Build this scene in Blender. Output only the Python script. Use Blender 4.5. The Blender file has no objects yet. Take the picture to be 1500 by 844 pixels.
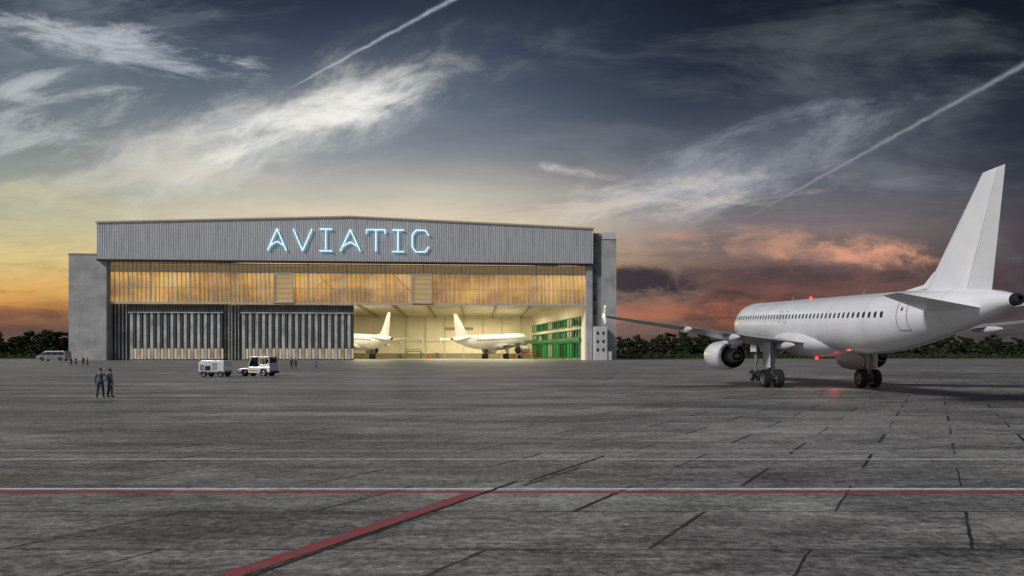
import bpy, math, random
from mathutils import Vector, Matrix, noise
random.seed(7)
scene=bpy.context.scene
scene.view_settings.view_transform='Standard'; scene.view_settings.look='None'; scene.view_settings.exposure=0
COL=scene.collection
H=2.65; F=900.0; HY=519.0
# ---------------------------------------------------------------- helpers
def lin(c):
    r=[]
    for v in c[:3]:
        v=v/255.0
        r.append(v/12.92 if v<=0.04045 else ((v+0.055)/1.055)**2.4)
    return (r[0],r[1],r[2],1.0)
class MB:
    def __init__(s): s.v=[];s.f=[];s.m=[]
    def add(s,vs,fs,m=0):
        o=len(s.v); s.v+= [tuple(v) for v in vs]
        for f in fs: s.f.append(tuple(i+o for i in f)); s.m.append(m)
    def box(s,x0,x1,y0,y1,z0,z1,m=0):
        s.add([(x0,y0,z0),(x1,y0,z0),(x1,y1,z0),(x0,y1,z0),(x0,y0,z1),(x1,y0,z1),(x1,y1,z1),(x0,y1,z1)],
          [(0,3,2,1),(4,5,6,7),(0,1,5,4),(1,2,6,5),(2,3,7,6),(3,0,4,7)],m)
    def prism(s,poly,x0,x1,m=0):
        n=len(poly)
        s.add([(x0,a,b) for a,b in poly]+[(x1,a,b) for a,b in poly],
          [tuple(range(n-1,-1,-1)),tuple(range(n,2*n))]+[(i,(i+1)%n,n+(i+1)%n,n+i) for i in range(n)],m)
    def loft(s,rings,m=0,cap=True):
        n=len(rings[0]); vs=[p for r in rings for p in r]; fs=[]
        for k in range(len(rings)-1):
            for i in range(n):
                j=(i+1)%n
                fs.append((k*n+i,k*n+j,(k+1)*n+j,(k+1)*n+i))
        if cap:
            fs.append(tuple(range(n-1,-1,-1))); b=(len(rings)-1)*n; fs.append(tuple(range(b,b+n)))
        s.add(vs,fs,m)
    def tube(s,p0,p1,r0,r1=None,n=12,m=0,cap=True):
        if r1 is None: r1=r0
        p0=Vector(p0);p1=Vector(p1);d=(p1-p0).normalized()
        a=d.orthogonal().normalized(); b=d.cross(a)
        R=[]
        for p,r in((p0,r0),(p1,r1)):
            R.append([p+a*math.cos(2*math.pi*i/n)*r+b*math.sin(2*math.pi*i/n)*r for i in range(n)])
        s.loft(R,m,cap)
    def rev(s,prof,c=(0,0,0),n=28,m=0,axis='y'):
        R=[]
        for t in prof:
            a,r=t[0],t[1]
            if axis=='y': R.append([(c[0]+r*math.cos(2*math.pi*i/n),c[1]+a,c[2]+r*math.sin(2*math.pi*i/n)) for i in range(n)])
            elif axis=='x': R.append([(c[0]+a,c[1]+r*math.cos(2*math.pi*i/n),c[2]+r*math.sin(2*math.pi*i/n)) for i in range(n)])
            else: R.append([(c[0]+r*math.cos(2*math.pi*i/n),c[1]+r*math.sin(2*math.pi*i/n),c[2]+a) for i in range(n)])
        for k in range(len(R)-1):
            mm=prof[k][2] if len(prof[k])>2 else m
            s.loft([R[k],R[k+1]],mm,False)
def mk(name,mb,mats,parent=None,loc=(0,0,0),rot=(0,0,0),smooth=False,bevel=0,recalc=True):
    me=bpy.data.meshes.new(name); me.from_pydata(mb.v,[],mb.f)
    if not isinstance(mats,(list,tuple)): mats=[mats]
    for m in mats: me.materials.append(m)
    for i,p in enumerate(me.polygons): p.material_index=mb.m[i]
    if recalc:
        import bmesh
        bm=bmesh.new(); bm.from_mesh(me); 
        if smooth: bmesh.ops.remove_doubles(bm,verts=bm.verts,dist=0.0005)
        bmesh.ops.recalc_face_normals(bm,faces=bm.faces); bm.to_mesh(me); bm.free()
    o=bpy.data.objects.new(name,me); COL.objects.link(o)
    o.location=loc; o.rotation_euler=rot
    if parent: o.parent=parent
    if smooth:
        for p in me.polygons: p.use_smooth=True
        try: me.set_sharp_from_angle(angle=math.radians(38))
        except Exception: pass
    if bevel:
        b=o.modifiers.new('Bevel','BEVEL'); b.width=bevel; b.segments=2; b.limit_method='ANGLE'
    return o
def empty(name,loc=(0,0,0),rot=(0,0,0),parent=None,label=None,cat=None,group=None,scale=1):
    o=bpy.data.objects.new(name,None); COL.objects.link(o); o.location=loc;o.rotation_euler=rot;o.scale=(scale,)*3
    o.empty_display_size=0.5
    if parent:o.parent=parent
    tag(o,label,cat,group); return o
def tag(o,label=None,cat=None,group=None,kind=None):
    if label:o["label"]=label
    if cat:o["category"]=cat
    if group:o["group"]=group
    if kind:o["kind"]=kind
    return o
def copy_thing(root,loc,rot=None,scale=None):
    n=root.copy(); COL.objects.link(n); n.location=loc
    if rot is not None: n.rotation_euler=rot
    if scale is not None: n.scale=scale if hasattr(scale,'__len__') else (scale,)*3
    def rec(a,b):
        for c in list(a.children):
            d=c.copy(); COL.objects.link(d); d.parent=b; d.matrix_parent_inverse=c.matrix_parent_inverse.copy(); rec(c,d)
    rec(root,n); return n
# ---------------------------------------------------------------- materials
class NT:
    def __init__(s,nt): s.nt=nt; s.N=nt.nodes; s.L=nt.links
    def new(s,t): return s.N.new(t)
    def put(s,sock,v):
        if v is None: return
        if isinstance(v,(int,float)): sock.default_value=v
        elif isinstance(v,(tuple,list)): sock.default_value=v
        else: s.L.new(v,sock)
    def M(s,op,a,b=None,c=None,clamp=False):
        n=s.new('ShaderNodeMath'); n.operation=op; n.use_clamp=clamp
        s.put(n.inputs[0],a); s.put(n.inputs[1],b); s.put(n.inputs[2],c); return n.outputs[0]
    def mix(s,f,a,b,bt='MIX'):
        n=s.new('ShaderNodeMix'); n.data_type='RGBA'; n.blend_type=bt
        s.put(n.inputs[0],f); s.put(n.inputs[6],a); s.put(n.inputs[7],b); return n.outputs[2]
    def ramp(s,f,stops,interp='LINEAR'):
        n=s.new('ShaderNodeValToRGB'); n.color_ramp.interpolation=interp
        e=n.color_ramp.elements
        while len(e)<len(stops): e.new(0.5)
        for i,(p,c) in enumerate(stops): e[i].position=p; e[i].color=c
        s.put(n.inputs[0],f); return n.outputs[0]
    def sstep(s,x,a,b):
        n=s.new('ShaderNodeMapRange'); n.interpolation_type='SMOOTHSTEP'
        s.put(n.inputs[0],x); n.inputs[1].default_value=a; n.inputs[2].default_value=b; return n.outputs[0]
    def noise(s,vec,scale,detail=6,rough=0.55,dist=0.0):
        n=s.new('ShaderNodeTexNoise'); s.put(n.inputs['Vector'],vec); n.inputs['Scale'].default_value=scale
        n.inputs['Detail'].default_value=detail; n.inputs['Roughness'].default_value=rough; n.inputs['Distortion'].default_value=dist
        return n.outputs[0]
    def comb(s,x,y,z=0.0):
        n=s.new('ShaderNodeCombineXYZ'); s.put(n.inputs[0],x); s.put(n.inputs[1],y); s.put(n.inputs[2],z); return n.outputs[0]
def mat(name,col,rough=0.5,metal=0.0,nscale=3.0,namt=0.12,stretch=(1,1,1),bump=0.0,emit=None,estr=0.0,spec=0.5,coat=0,dirt=0):
    m=bpy.data.materials.new(name); m.use_nodes=True; t=NT(m.node_tree)
    b=t.N['Principled BSDF']
    tc=t.new('ShaderNodeTexCoord'); mp=t.new('ShaderNodeMapping'); mp.inputs['Scale'].default_value=stretch
    t.L.new(tc.outputs['Object'],mp.inputs[0])
    n=t.noise(mp.outputs[0],nscale,5,0.6)
    lo=tuple(max(0,v*(1-namt*2)) for v in col[:3])+(1,); hi=tuple(min(1,v*(1+namt*2)) for v in col[:3])+(1,)
    cc=t.ramp(n,[(0.25,lo),(0.75,hi)])
    if dirt:
        mp2=t.new('ShaderNodeMapping'); mp2.inputs['Scale'].default_value=(1.2,1.2,.12); t.L.new(tc.outputs['Object'],mp2.inputs[0])
        n2=t.noise(mp2.outputs[0],.6,6,.7); cc=t.mix(t.M('MULTIPLY',t.sstep(n2,.5,.75),dirt),cc,(.06,.058,.055,1))
    t.L.new(cc,b.inputs['Base Color'])
    b.inputs['Roughness'].default_value=rough; b.inputs['Metallic'].default_value=metal
    b.inputs['Specular IOR Level'].default_value=spec
    if coat: b.inputs['Coat Weight'].default_value=coat
    if bump:
        bp=t.new('ShaderNodeBump'); bp.inputs['Strength'].default_value=bump; t.L.new(n,bp.inputs['Height']); t.L.new(bp.outputs[0],b.inputs['Normal'])
    if emit:
        b.inputs['Emission Color'].default_value=(emit[0],emit[1],emit[2],1); b.inputs['Emission Strength'].default_value=estr
    return m
M_white=mat('white_paint',(.78,.79,.825),.20,nscale=.6,namt=.04,coat=.6)
M_white2=mat('white_panel',(.64,.65,.67),.4,nscale=.8,namt=.05)
M_wing=mat('wing_grey',(.33,.34,.36),.3,nscale=.8,namt=.1)
M_tail=mat('tail_paint',(.78,.79,.81),.33,nscale=.8,namt=.05)
M_line=mat('seam_grey',(.16,.16,.17),.6)
M_glassd=mat('dark_window',(.015,.018,.022),.12)
M_tyre=mat('tyre_rubber',(.012,.012,.013),.85)
M_rim=mat('wheel_rim',(.22,.22,.23),.4,.5)
M_steel=mat('steel_strut',(.22,.225,.23),.4,.5)
M_darkmetal=mat('dark_metal',(.035,.035,.038),.45,.6)
M_chrome=mat('bare_metal',(.65,.65,.66),.22,.9)
M_red=mat('red_paint',(.45,.02,.02),.45)
M_redlamp=mat('red_lamp',(.6,.02,.02),.3,emit=(1,.03,.02),estr=5)
M_conc=mat('raw_concrete',(.37,.37,.365),.85,nscale=.12,namt=.14,stretch=(1,1,1.6),bump=.1,dirt=.35)
M_conc2=mat('dark_concrete',(.2,.2,.205),.85,nscale=.2,namt=.15,dirt=.3)
M_pale=mat('pale_render',(.55,.55,.55),.7,nscale=.3,namt=.08,dirt=.2)
M_clad=mat('metal_cladding',(.48,.485,.495),.36,.3,nscale=.35,namt=.12,stretch=(3,1,.18),dirt=.28)
M_frame=mat('pale_frame',(.5,.48,.42),.5,nscale=.5)
M_fin=mat('brushed_fin',(.60,.595,.58),.28,.45,nscale=.22,namt=.28,stretch=(1,1,.7))
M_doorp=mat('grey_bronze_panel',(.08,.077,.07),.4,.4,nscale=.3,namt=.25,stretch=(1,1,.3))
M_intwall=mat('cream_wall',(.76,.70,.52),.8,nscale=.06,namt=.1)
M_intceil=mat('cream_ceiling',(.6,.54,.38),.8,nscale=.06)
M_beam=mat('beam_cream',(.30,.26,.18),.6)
M_intfloor=mat('hangar_floor',(.34,.31,.25),.35,nscale=.1)
M_green=mat('green_paint',(.015,.20,.055),.45)
M_green2=mat('bright_green_paint',(.03,.36,.09),.45)
M_darkgreen=mat('green_glass',(.015,.05,.035),.15)
M_yel=mat('hivis_yellow',(.6,.75,.03),.6)
M_orange=mat('orange_paint',(.6,.2,.02),.5)
M_silver=mat('silver_paint',(.27,.28,.29),.3,.4)
M_skin=mat('skin',(.42,.25,.18),.55)
M_hair=mat('dark_hair',(.025,.018,.013),.6)
M_bluej=mat('blue_grey_jacket',(.085,.115,.19),.8,nscale=8,namt=.2)
M_navy=mat('navy_cloth',(.045,.058,.095),.8,nscale=8,namt=.2)
M_navy2=mat('charcoal_cloth',(.032,.035,.046),.8,nscale=8,namt=.2)
M_blue=mat('blue_overall',(.06,.12,.30),.8)
M_shoe=mat('black_shoe',(.01,.01,.01),.4)
M_bark=mat('bark',(.05,.038,.028),.9)
def leafmat():
    m=bpy.data.materials.new('leaves'); m.use_nodes=True; t=NT(m.node_tree); b=t.N['Principled BSDF']
    tc=t.new('ShaderNodeTexCoord'); oi=t.new('ShaderNodeObjectInfo')
    n=t.noise(tc.outputs['Object'],.45,5,.7)
    c=t.ramp(n,[(.36,(.006,.013,.006,1)),(.64,(.042,.066,.024,1))])
    c2=t.mix(t.M('MULTIPLY',oi.outputs['Random'],.6),c,(.026,.028,.014,1)); t.L.new(c2,b.inputs['Base Color']); b.inputs['Roughness'].default_value=.85
    b.inputs['Specular IOR Level'].default_value=.15
    return m
M_leaf=leafmat()
def emis(name,col,st):
    m=bpy.data.materials.new(name); m.use_nodes=True; b=m.node_tree.nodes['Principled BSDF']
    b.inputs['Base Color'].default_value=(.3,.3,.3,1); b.inputs['Emission Color'].default_value=col+(1,) if len(col)==3 else col; b.inputs['Emission Strength'].default_value=st; return m
M_neon=emis('neon_tube',(.58,.90,1.0),1.25)
M_neonb=emis('added_halo_tube',(.10,.45,.9),1.9)
def glazing():
    m=bpy.data.materials.new('lit_glazing'); m.use_nodes=True; t=NT(m.node_tree); b=t.N['Principled BSDF']
    tc=t.new('ShaderNodeTexCoord'); sp=t.new('ShaderNodeSeparateXYZ'); t.L.new(tc.outputs['Object'],sp.inputs[0])
    X,Z=sp.outputs[0],sp.outputs[2]
    n1=t.noise(t.comb(t.M('MULTIPLY',X,.035),0.0,t.M('MULTIPLY',Z,.07)),1.0,4)
    n2=t.noise(t.comb(t.M('MULTIPLY',X,.9),2.0,t.M('MULTIPLY',Z,.03)),1.0,4,.7)
    zz=t.sstep(Z,24,40)
    v=t.M('ADD',t.M('MULTIPLY',n1,1.2),t.M('MULTIPLY',n2,.75)); v=t.M('ADD',v,t.M('MULTIPLY',zz,.12))
    c=t.ramp(t.M('SUBTRACT',v,.55),[(0.12,lin((84,62,40))),(.40,lin((160,116,62))),(.62,lin((224,170,86))),(.9,lin((252,220,146)))])
    t.L.new(c,b.inputs['Emission Color']); b.inputs['Emission Strength'].default_value=.8  # panes glow by emission in place of hangar light behind them
    b.inputs['Base Color'].default_value=(.15,.13,.1,1); b.inputs['Roughness'].default_value=.35
    return m
M_glaz=glazing()
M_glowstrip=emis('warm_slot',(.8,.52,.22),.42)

# ---------------------------------------------------------------- camera
cam=bpy.data.cameras.new('camera'); co=bpy.data.objects.new('camera',cam); COL.objects.link(co); scene.camera=co
co.location=(0,0,H); co.rotation_euler=(math.radians(90),0,0)
cam.sensor_width=36; cam.lens=36*F/1500; cam.shift_y=(HY-422)/1500.0; cam.clip_end=20000; cam.clip_start=.1

# ---------------------------------------------------------------- world
def build_world():
    w=bpy.data.worlds.new('World'); scene.world=w; w.use_nodes=True; t=NT(w.node_tree)
    try: w.cycles.sampling_method='MANUAL'; w.cycles.sample_map_resolution=256
    except Exception: pass
    for n in list(t.N): t.N.remove(n)
    out=t.new('ShaderNodeOutputWorld')
    tc=t.new('ShaderNodeTexCoord'); sp=t.new('ShaderNodeSeparateXYZ'); t.L.new(tc.outputs['Generated'],sp.inputs[0])
    x,y,z=sp.outputs
    yy=t.M('MAXIMUM',t.M('ABSOLUTE',y),.15)
    PX=t.M('ADD',t.M('MULTIPLY',t.M('DIVIDE',x,yy),.9),.75)
    PY=t.M('SUBTRACT',.519,t.M('MULTIPLY',t.M('DIVIDE',z,yy),.9))
    f=t.M('ADD',t.M('MULTIPLY',PY,1/1.0),.4)
    def R(st): return t.ramp(f,[((p/1000.0+.4),lin(c)) for p,c in st])
    L=R([(-400,(34,42,58)),(0,(50,60,76)),(90,(82,94,106)),(180,(112,122,126)),(260,(150,154,144)),(330,(196,188,148)),(380,(228,202,134)),(425,(230,176,92)),(455,(186,124,70)),(480,(112,80,68)),(523,(84,68,68))])
    C=R([(-400,(26,33,48)),(0,(40,49,66)),(80,(56,67,88)),(160,(86,98,116)),(230,(134,140,148)),(290,(204,196,178)),(330,(232,214,182)),(400,(222,186,140)),(470,(160,124,104)),(523,(100,80,78))])
    Rr=R([(-400,(14,17,26)),(0,(21,25,37)),(100,(33,39,54)),(200,(60,66,80)),(280,(92,92,102)),(330,(124,112,112)),(380,(120,96,90)),(420,(112,76,68)),(455,(112,70,58)),(485,(82,58,56)),(523,(56,48,54))])
    R2=R([(-400,(9,11,18)),(0,(14,16,25)),(100,(21,24,34)),(200,(33,36,47)),(280,(46,47,57)),(340,(60,54,60)),(400,(54,46,52)),(470,(44,37,43)),(523,(40,35,42))])
    base=t.mix(t.sstep(PX,.02,.5),L,C)
    base=t.mix(t.sstep(PX,.62,1.1),base,Rr)
    base=t.mix(t.sstep(PX,1.18,1.6),base,R2)
    def rot(cx,cy,ang):
        a=math.radians(ang); dx=t.M('SUBTRACT',PX,cx); dy=t.M('SUBTRACT',PY,cy)
        u=t.M('ADD',t.M('MULTIPLY',dx,math.cos(a)),t.M('MULTIPLY',dy,math.sin(a)))
        v=t.M('SUBTRACT',t.M('MULTIPLY',dy,math.cos(a)),t.M('MULTIPLY',dx,math.sin(a)))
        return u,v
    def gauss(u,v,sx,sy):
        a=t.M('DIVIDE',u,sx); b=t.M('DIVIDE',v,sy)
        return t.M('EXPONENT',t.M('MULTIPLY',t.M('ADD',t.M('MULTIPLY',a,a),t.M('MULTIPLY',b,b)),-1.0))
    def cloud(base,cx,cy,ang,sx,sy,col,amt,scale=7,str_=4.0,lo=.42,hi=.66,seed=0.0,dist=.35,rough=.68):
        u,v=rot(cx,cy,ang); gm=gauss(u,v,sx,sy)
        n=t.noise(t.comb(t.M('ADD',u,seed),t.M('MULTIPLY',v,str_*.9),seed),scale,8,rough,dist)
        val=t.M('ADD',n,t.M('MULTIPLY',t.M('SUBTRACT',gm,.75),.24))
        a=t.M('MULTIPLY',t.sstep(val,lo-.02,hi+.06),t.M('MULTIPLY',t.sstep(gm,.0,.7),amt))
        return t.mix(a,base,lin(col))
    def haze(base,cx,cy,ang,sx,sy,col,amt):
        u,v=rot(cx,cy,ang); return t.mix(t.M('MULTIPLY',gauss(u,v,sx,sy),amt),base,lin(col))
    n=t.noise(t.comb(t.M('MULTIPLY',PX,1.0),t.M('MULTIPLY',PY,3.2),3.0),3.2,7,.64,.4)
    base=t.mix(t.M('MULTIPLY',t.sstep(n,.42,.8),.30),base,lin((146,150,154)))
    n2=t.noise(t.comb(t.M('MULTIPLY',PX,1.0),t.M('MULTIPLY',PY,3.8),9.0),2.6,7,.64,.4)
    base=t.mix(t.M('MULTIPLY',t.sstep(n2,.46,.74),.36),base,t.mix(.62,base,(0.012,.016,.026,1)))
    n3=t.noise(t.comb(t.M('MULTIPLY',PX,1.0),t.M('MULTIPLY',PY,6.0),5.0),6.0,7,.66,.5)
    base=t.mix(t.M('MULTIPLY',t.M('MULTIPLY',t.sstep(n3,.45,.66),t.sstep(PY,.25,.42)),.46),base,t.mix(.6,base,(.03,.02,.024,1)))
    base=haze(base,.40,.20,-20,.22,.07,(186,190,190),.35)
    base=haze(base,1.06,.25,-16,.22,.055,(150,154,166),.28)
    base=haze(base,.10,.12,0,.22,.08,(130,142,154),.2)
    base=cloud(base,.38,.20,-20,.30,.075,(214,214,208),.82,6,2.6,.36,.60,1.3)
    base=cloud(base,.47,.175,-16,.16,.036,(248,246,240),.85,8,2.8,.36,.58,2.3)
    base=cloud(base,.36,.225,-16,.12,.022,(250,246,236),.7,9,3.0,.36,.6,3.3)
    base=cloud(base,.25,.25,-8,.28,.05,(206,200,182),.6,6,4.0,.4,.62,5.1)
    base=cloud(base,.18,.07,9,.26,.03,(196,202,208),.75,8,5.0,.40,.60,7.7)
    base=cloud(base,.10,.035,6,.16,.015,(206,210,214),.6,10,4.0,.40,.60,6.6)
    base=cloud(base,.06,.18,-12,.20,.06,(184,190,190),.7,8,4.0,.42,.62,8.4)
    base=cloud(base,.02,.13,-14,.10,.03,(200,206,208),.65,9,3.0,.42,.62,10.4)
    base=cloud(base,.05,.29,6,.2,.03,(206,198,160),.5,8,5,.42,.66,9.4)
    base=cloud(base,.12,.03,-8,.3,.10,(146,156,166),.35,5,4.0,.42,.68,17.4)
    base=cloud(base,1.08,.245,-18,.30,.065,(168,172,184),.64,6,3.0,.38,.66,11.2)
    base=cloud(base,.95,.295,-6,.26,.035,(218,204,188),.66,9,3.6,.4,.62,13.8)
    base=cloud(base,.85,.253,10,.07,.009,(214,212,210),.5,14,2.6,.38,.6,15.8)
    base=cloud(base,1.02,.27,-10,.12,.02,(208,204,202),.55,11,3.2,.38,.6,16.8)
    base=cloud(base,1.30,.27,-4,.07,.018,(126,126,136),.5,13,3.0,.42,.64,19.5)
    base=cloud(base,1.13,.358,2,.22,.026,(200,148,122),.7,11,2.8,.40,.60,21.3)
    base=cloud(base,1.26,.372,4,.12,.022,(230,160,128),.8,14,2.4,.40,.58,22.3)
    base=cloud(base,.94,.412,3,.10,.024,(46,38,46),.95,10,2.4,.30,.50,24.1)
    base=cloud(base,1.20,.405,0,.3,.02,(62,48,54),.7,9,3.0,.38,.58,26.1)
    base=cloud(base,1.04,.438,0,.18,.016,(58,42,48),.7,10,3.0,.38,.56,27.1)
    base=cloud(base,.95,.462,-3,.22,.028,(196,112,76),.55,9,3.6,.40,.62,29.1)
    base=cloud(base,.03,.462,2,.16,.012,(100,70,60),.65,10,3.0,.38,.6,28.1)
    def trail(base,x0,y0,x1,y1,w0,w1,col,amt,seed):
        ang=math.degrees(math.atan2(y1-y0,x1-x0)); Ln=math.hypot(x1-x0,y1-y0)
        u,v=rot(x0,y0,ang); s=t.M('DIVIDE',u,Ln)
        wv=t.noise(t.comb(u,v,seed),40,5,.65)
        v=t.M('ADD',v,t.M('MULTIPLY',t.M('SUBTRACT',wv,.5),.007))
        w=t.M('ADD',w0,t.M('MULTIPLY',t.M('MAXIMUM',s,0.0),w1-w0))
        a=t.M('DIVIDE',v,w); gm=t.M('EXPONENT',t.M('MULTIPLY',t.M('MULTIPLY',a,a),-1))
        n=t.noise(t.comb(u,v,seed),38,5,.7)
        m=t.M('MULTIPLY',gm,t.M('MULTIPLY',t.sstep(s,0,.3),t.sstep(s,1.35,1.1)))
        m=t.M('MULTIPLY',m,t.M('ADD',.15,n)); m=t.M('MULTIPLY',m,amt,clamp=True)
        return t.mix(m,base,lin(col))
    base=trail(base,.40,.143,.665,-.002,.0013,.0030,(178,186,200),.95,4.2)
    base=trail(base,1.06,.338,1.50,.095,.0012,.0036,(150,152,162),.85,6.2)
    B=R([(-400,(60,68,84)),(0,(88,96,112)),(250,(132,140,152)),(420,(158,162,168)),(523,(140,140,142))])
    base=t.mix(t.sstep(y,.05,-.35),base,B)
    base=t.mix(t.sstep(PY,.522,.6),base,(.035,.035,.036,1))
    bg=t.new('ShaderNodeBackground'); t.L.new(base,bg.inputs[0]); bg.inputs[1].default_value=1.0
    sky=t.new('ShaderNodeTexSky'); sky.sky_type='NISHITA'; sky.sun_disc=False
    sky.sun_elevation=math.radians(36); sky.sun_rotation=math.radians(228)
    b2=t.new('ShaderNodeBackground'); t.L.new(sky.outputs[0],b2.inputs[0]); b2.inputs[1].default_value=.002
    ad=t.new('ShaderNodeAddShader'); t.L.new(bg.outputs[0],ad.inputs[0]); t.L.new(b2.outputs[0],ad.inputs[1]); t.L.new(ad.outputs[0],out.inputs[0])
build_world()
sl=bpy.data.lights.new('sun','SUN'); so=bpy.data.objects.new('sun',sl); COL.objects.link(so)
sl.energy=2.6; sl.angle=math.radians(12); sl.color=(1,.97,.94)
sdir=Vector((-.64,-.46,.62)).normalized(); so.rotation_euler=sdir.to_track_quat('Z','Y').to_euler(); so.location=(-50,-50,60)

# ---------------------------------------------------------------- ground
def ground_mat():
    m=bpy.data.materials.new('apron_concrete'); m.use_nodes=True; t=NT(m.node_tree); b=t.N['Principled BSDF']
    tc=t.new('ShaderNodeTexCoord'); sp=t.new('ShaderNodeSeparateXYZ'); t.L.new(tc.outputs['Object'],sp.inputs[0])
    X,Y=sp.outputs[0],sp.outputs[1]
    wob=t.noise(tc.outputs['Object'],3,4)
    yr=t.M('DIVIDE',t.M('SUBTRACT',Y,8.35),2.0); yw=t.M('ADD',yr,t.M('MULTIPLY',t.M('SUBTRACT',wob,.5),.02))
    row=t.M('FLOOR',yr); fr=t.M('FRACT',yw)
    de=t.M('MULTIPLY',t.M('MINIMUM',fr,t.M('SUBTRACT',1.0,fr)),2.0)
    par=t.M('MODULO',t.M('ABSOLUTE',row),2.0)
    s=t.M('SUBTRACT',X,t.M('MULTIPLY',Y,.69)); s=t.M('ADD',s,t.M('MULTIPLY',par,2.2)); s=t.M('ADD',s,3.9+440)
    s=t.M('ADD',s,t.M('MULTIPLY',t.M('SUBTRACT',wob,.5),.10))
    sc=t.M('DIVIDE',s,4.4); cell=t.M('FLOOR',t.M('ADD',sc,.5)); fs=t.M('FRACT',sc)
    ds=t.M('MULTIPLY',t.M('MINIMUM',fs,t.M('SUBTRACT',1.0,fs)),4.4)
    cell2=t.M('FLOOR',sc)
    na=t.noise(t.comb(t.M('MULTIPLY',X,.5),t.M('MULTIPLY',Y,1.4),0.0),1.0,8,.74,.5)
    nb=t.noise(t.comb(t.M('MULTIPLY',X,6.0),t.M('MULTIPLY',Y,7.0),1.0),1.0,6,.85)
    nc=t.noise(t.comb(t.M('MULTIPLY',X,.05),t.M('MULTIPLY',Y,.30),7.0),1.0,7,.70,.3)
    nd=t.noise(tc.outputs['Object'],.045,4,.55)
    nf=t.noise(t.comb(t.M('MULTIPLY',X,1.3),t.M('MULTIPLY',Y,14.0),2.0),1.0,5,.75)
    wn=t.new('ShaderNodeTexWhiteNoise'); t.L.new(t.comb(row,cell2,0.0),wn.inputs[0])
    def c0(n,k): return t.M('MULTIPLY',t.M('SUBTRACT',n,.5),k)
    v=t.M('ADD',.50,c0(na,1.4)); v=t.M('ADD',v,c0(nb,2.3)); v=t.M('ADD',v,c0(nc,1.4)); v=t.M('ADD',v,c0(nd,.5)); v=t.M('ADD',v,c0(nf,1.2)); v=t.M('ADD',v,c0(wn.outputs[0],.14))
    c=t.ramp(v,[(.02,(.018,.018,.019,1)),(.28,(.078,.077,.075,1)),(.52,(.175,.173,.168,1)),(.78,(.31,.305,.29,1)),(1.0,(.47,.46,.44,1))])
    st=t.noise(tc.outputs['Object'],.33,6,.7,1.0); c=t.mix(t.M('MULTIPLY',t.sstep(st,.56,.72),.6),c,(.035,.035,.036,1))
    brk=t.sstep(t.noise(tc.outputs['Object'],.8,3),.35,.6)
    j1=t.M('MULTIPLY',t.M('SUBTRACT',1.0,t.sstep(de,.012,.032)),t.M('ADD',.4,t.M('MULTIPLY',brk,.55)))
    wn2=t.new('ShaderNodeTexWhiteNoise'); t.L.new(t.comb(cell,row,5.0),wn2.inputs[0])
    wj=t.M('ADD',.022,t.M('MULTIPLY',wn2.outputs[0],.042))
    j2=t.M('MULTIPLY',t.M('LESS_THAN',ds,wj),t.M('ADD',.72,t.M('MULTIPLY',brk,.25)))
    c=t.mix(t.M('MAXIMUM',j1,j2),c,(.006,.006,.007,1))
    t.L.new(c,b.inputs['Base Color'])
    r=t.M('ADD',.22,t.M('MULTIPLY',na,.5)); t.L.new(r,b.inputs['Roughness']); b.inputs['Specular IOR Level'].default_value=.5
    bp=t.new('ShaderNodeBump'); bp.inputs['Strength'].default_value=.9; bp.inputs['Distance'].default_value=.03
    t.L.new(t.M('ADD',t.M('MULTIPLY',nb,.9),t.M('MULTIPLY',na,.5)),bp.inputs['Height']); t.L.new(bp.outputs[0],b.inputs['Normal'])
    return m
mb=MB(); S=6000
mb.add([(-S,-400,0),(S,-400,0),(S,S,0),(-S,S,0)],[(0,1,2,3)])
gr=mk('ground',mb,ground_mat()); tag(gr,kind='structure',label='grey concrete apron slabs with dark tarred joints')
M_grass=mat('grass_blades',(.045,.10,.022),.95,nscale=.05,namt=.3,spec=.1)
mb=MB(); mb.add([(-S,402,.04),(S,402,.04),(S,S,.04),(-S,S,.04)],[(0,1,2,3)])
mb.add([(-S,335,.04),(-212,335,.04),(-212,401.9,.04),(-S,401.9,.04)],[(0,1,2,3)]); mb.add([(62,335,.04),(S,335,.04),(S,401.9,.04),(62,401.9,.04)],[(0,1,2,3)])
tag(mk('grass',mb,M_grass),kind='structure',label='green grass strip beyond the apron')
def paintmat(name,col,wear,soft=.12):
    m=bpy.data.materials.new(name); m.use_nodes=True; t=NT(m.node_tree); b=t.N['Principled BSDF']
    tc=t.new('ShaderNodeTexCoord'); sp=t.new('ShaderNodeSeparateXYZ'); t.L.new(tc.outputs['Object'],sp.inputs[0])
    n=t.noise(t.comb(t.M('MULTIPLY',sp.outputs[0],3.0),t.M('MULTIPLY',sp.outputs[1],6.0),0.0),1.0,8,.9)
    g_=t.noise(tc.outputs['Object'],12,4,.7); under=t.ramp(g_,[(.3,(.06,.06,.06,1)),(.7,(.17,.168,.165,1))])
    c=t.mix(t.sstep(n,wear-.06,wear+soft),under,col); t.L.new(c,b.inputs['Base Color']); b.inputs['Roughness'].default_value=.6
    return m
M_pw=paintmat('worn_white_paint',(.70,.71,.73,1),.40); M_pw2=paintmat('faded_white_paint',(.48,.48,.49,1),.44); M_pr=paintmat('worn_red_paint',(.34,.028,.045,1),.45,.12); M_pr2=paintmat('thin_red_paint',(.40,.03,.05,1),.38,.10)
M_pb=paintmat('black_paint',(.006,.006,.006,1),.4)
def strip(name,p0,p1,w,z,m,label):
    p0=Vector((p0[0],p0[1],z));p1=Vector((p1[0],p1[1],z));d=(p1-p0).normalized();nn=Vector((-d.y,d.x,0))*w/2
    mb=MB(); mb.add([p0-nn,p1-nn,p1+nn,p0+nn],[(0,1,2,3)]); return tag(mk(name,mb,m,recalc=False),kind='structure',label=label)
strip('white_line',(-60,12.12),(60,12.02),.13,.005,M_pw,'thin worn white painted line')
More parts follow.
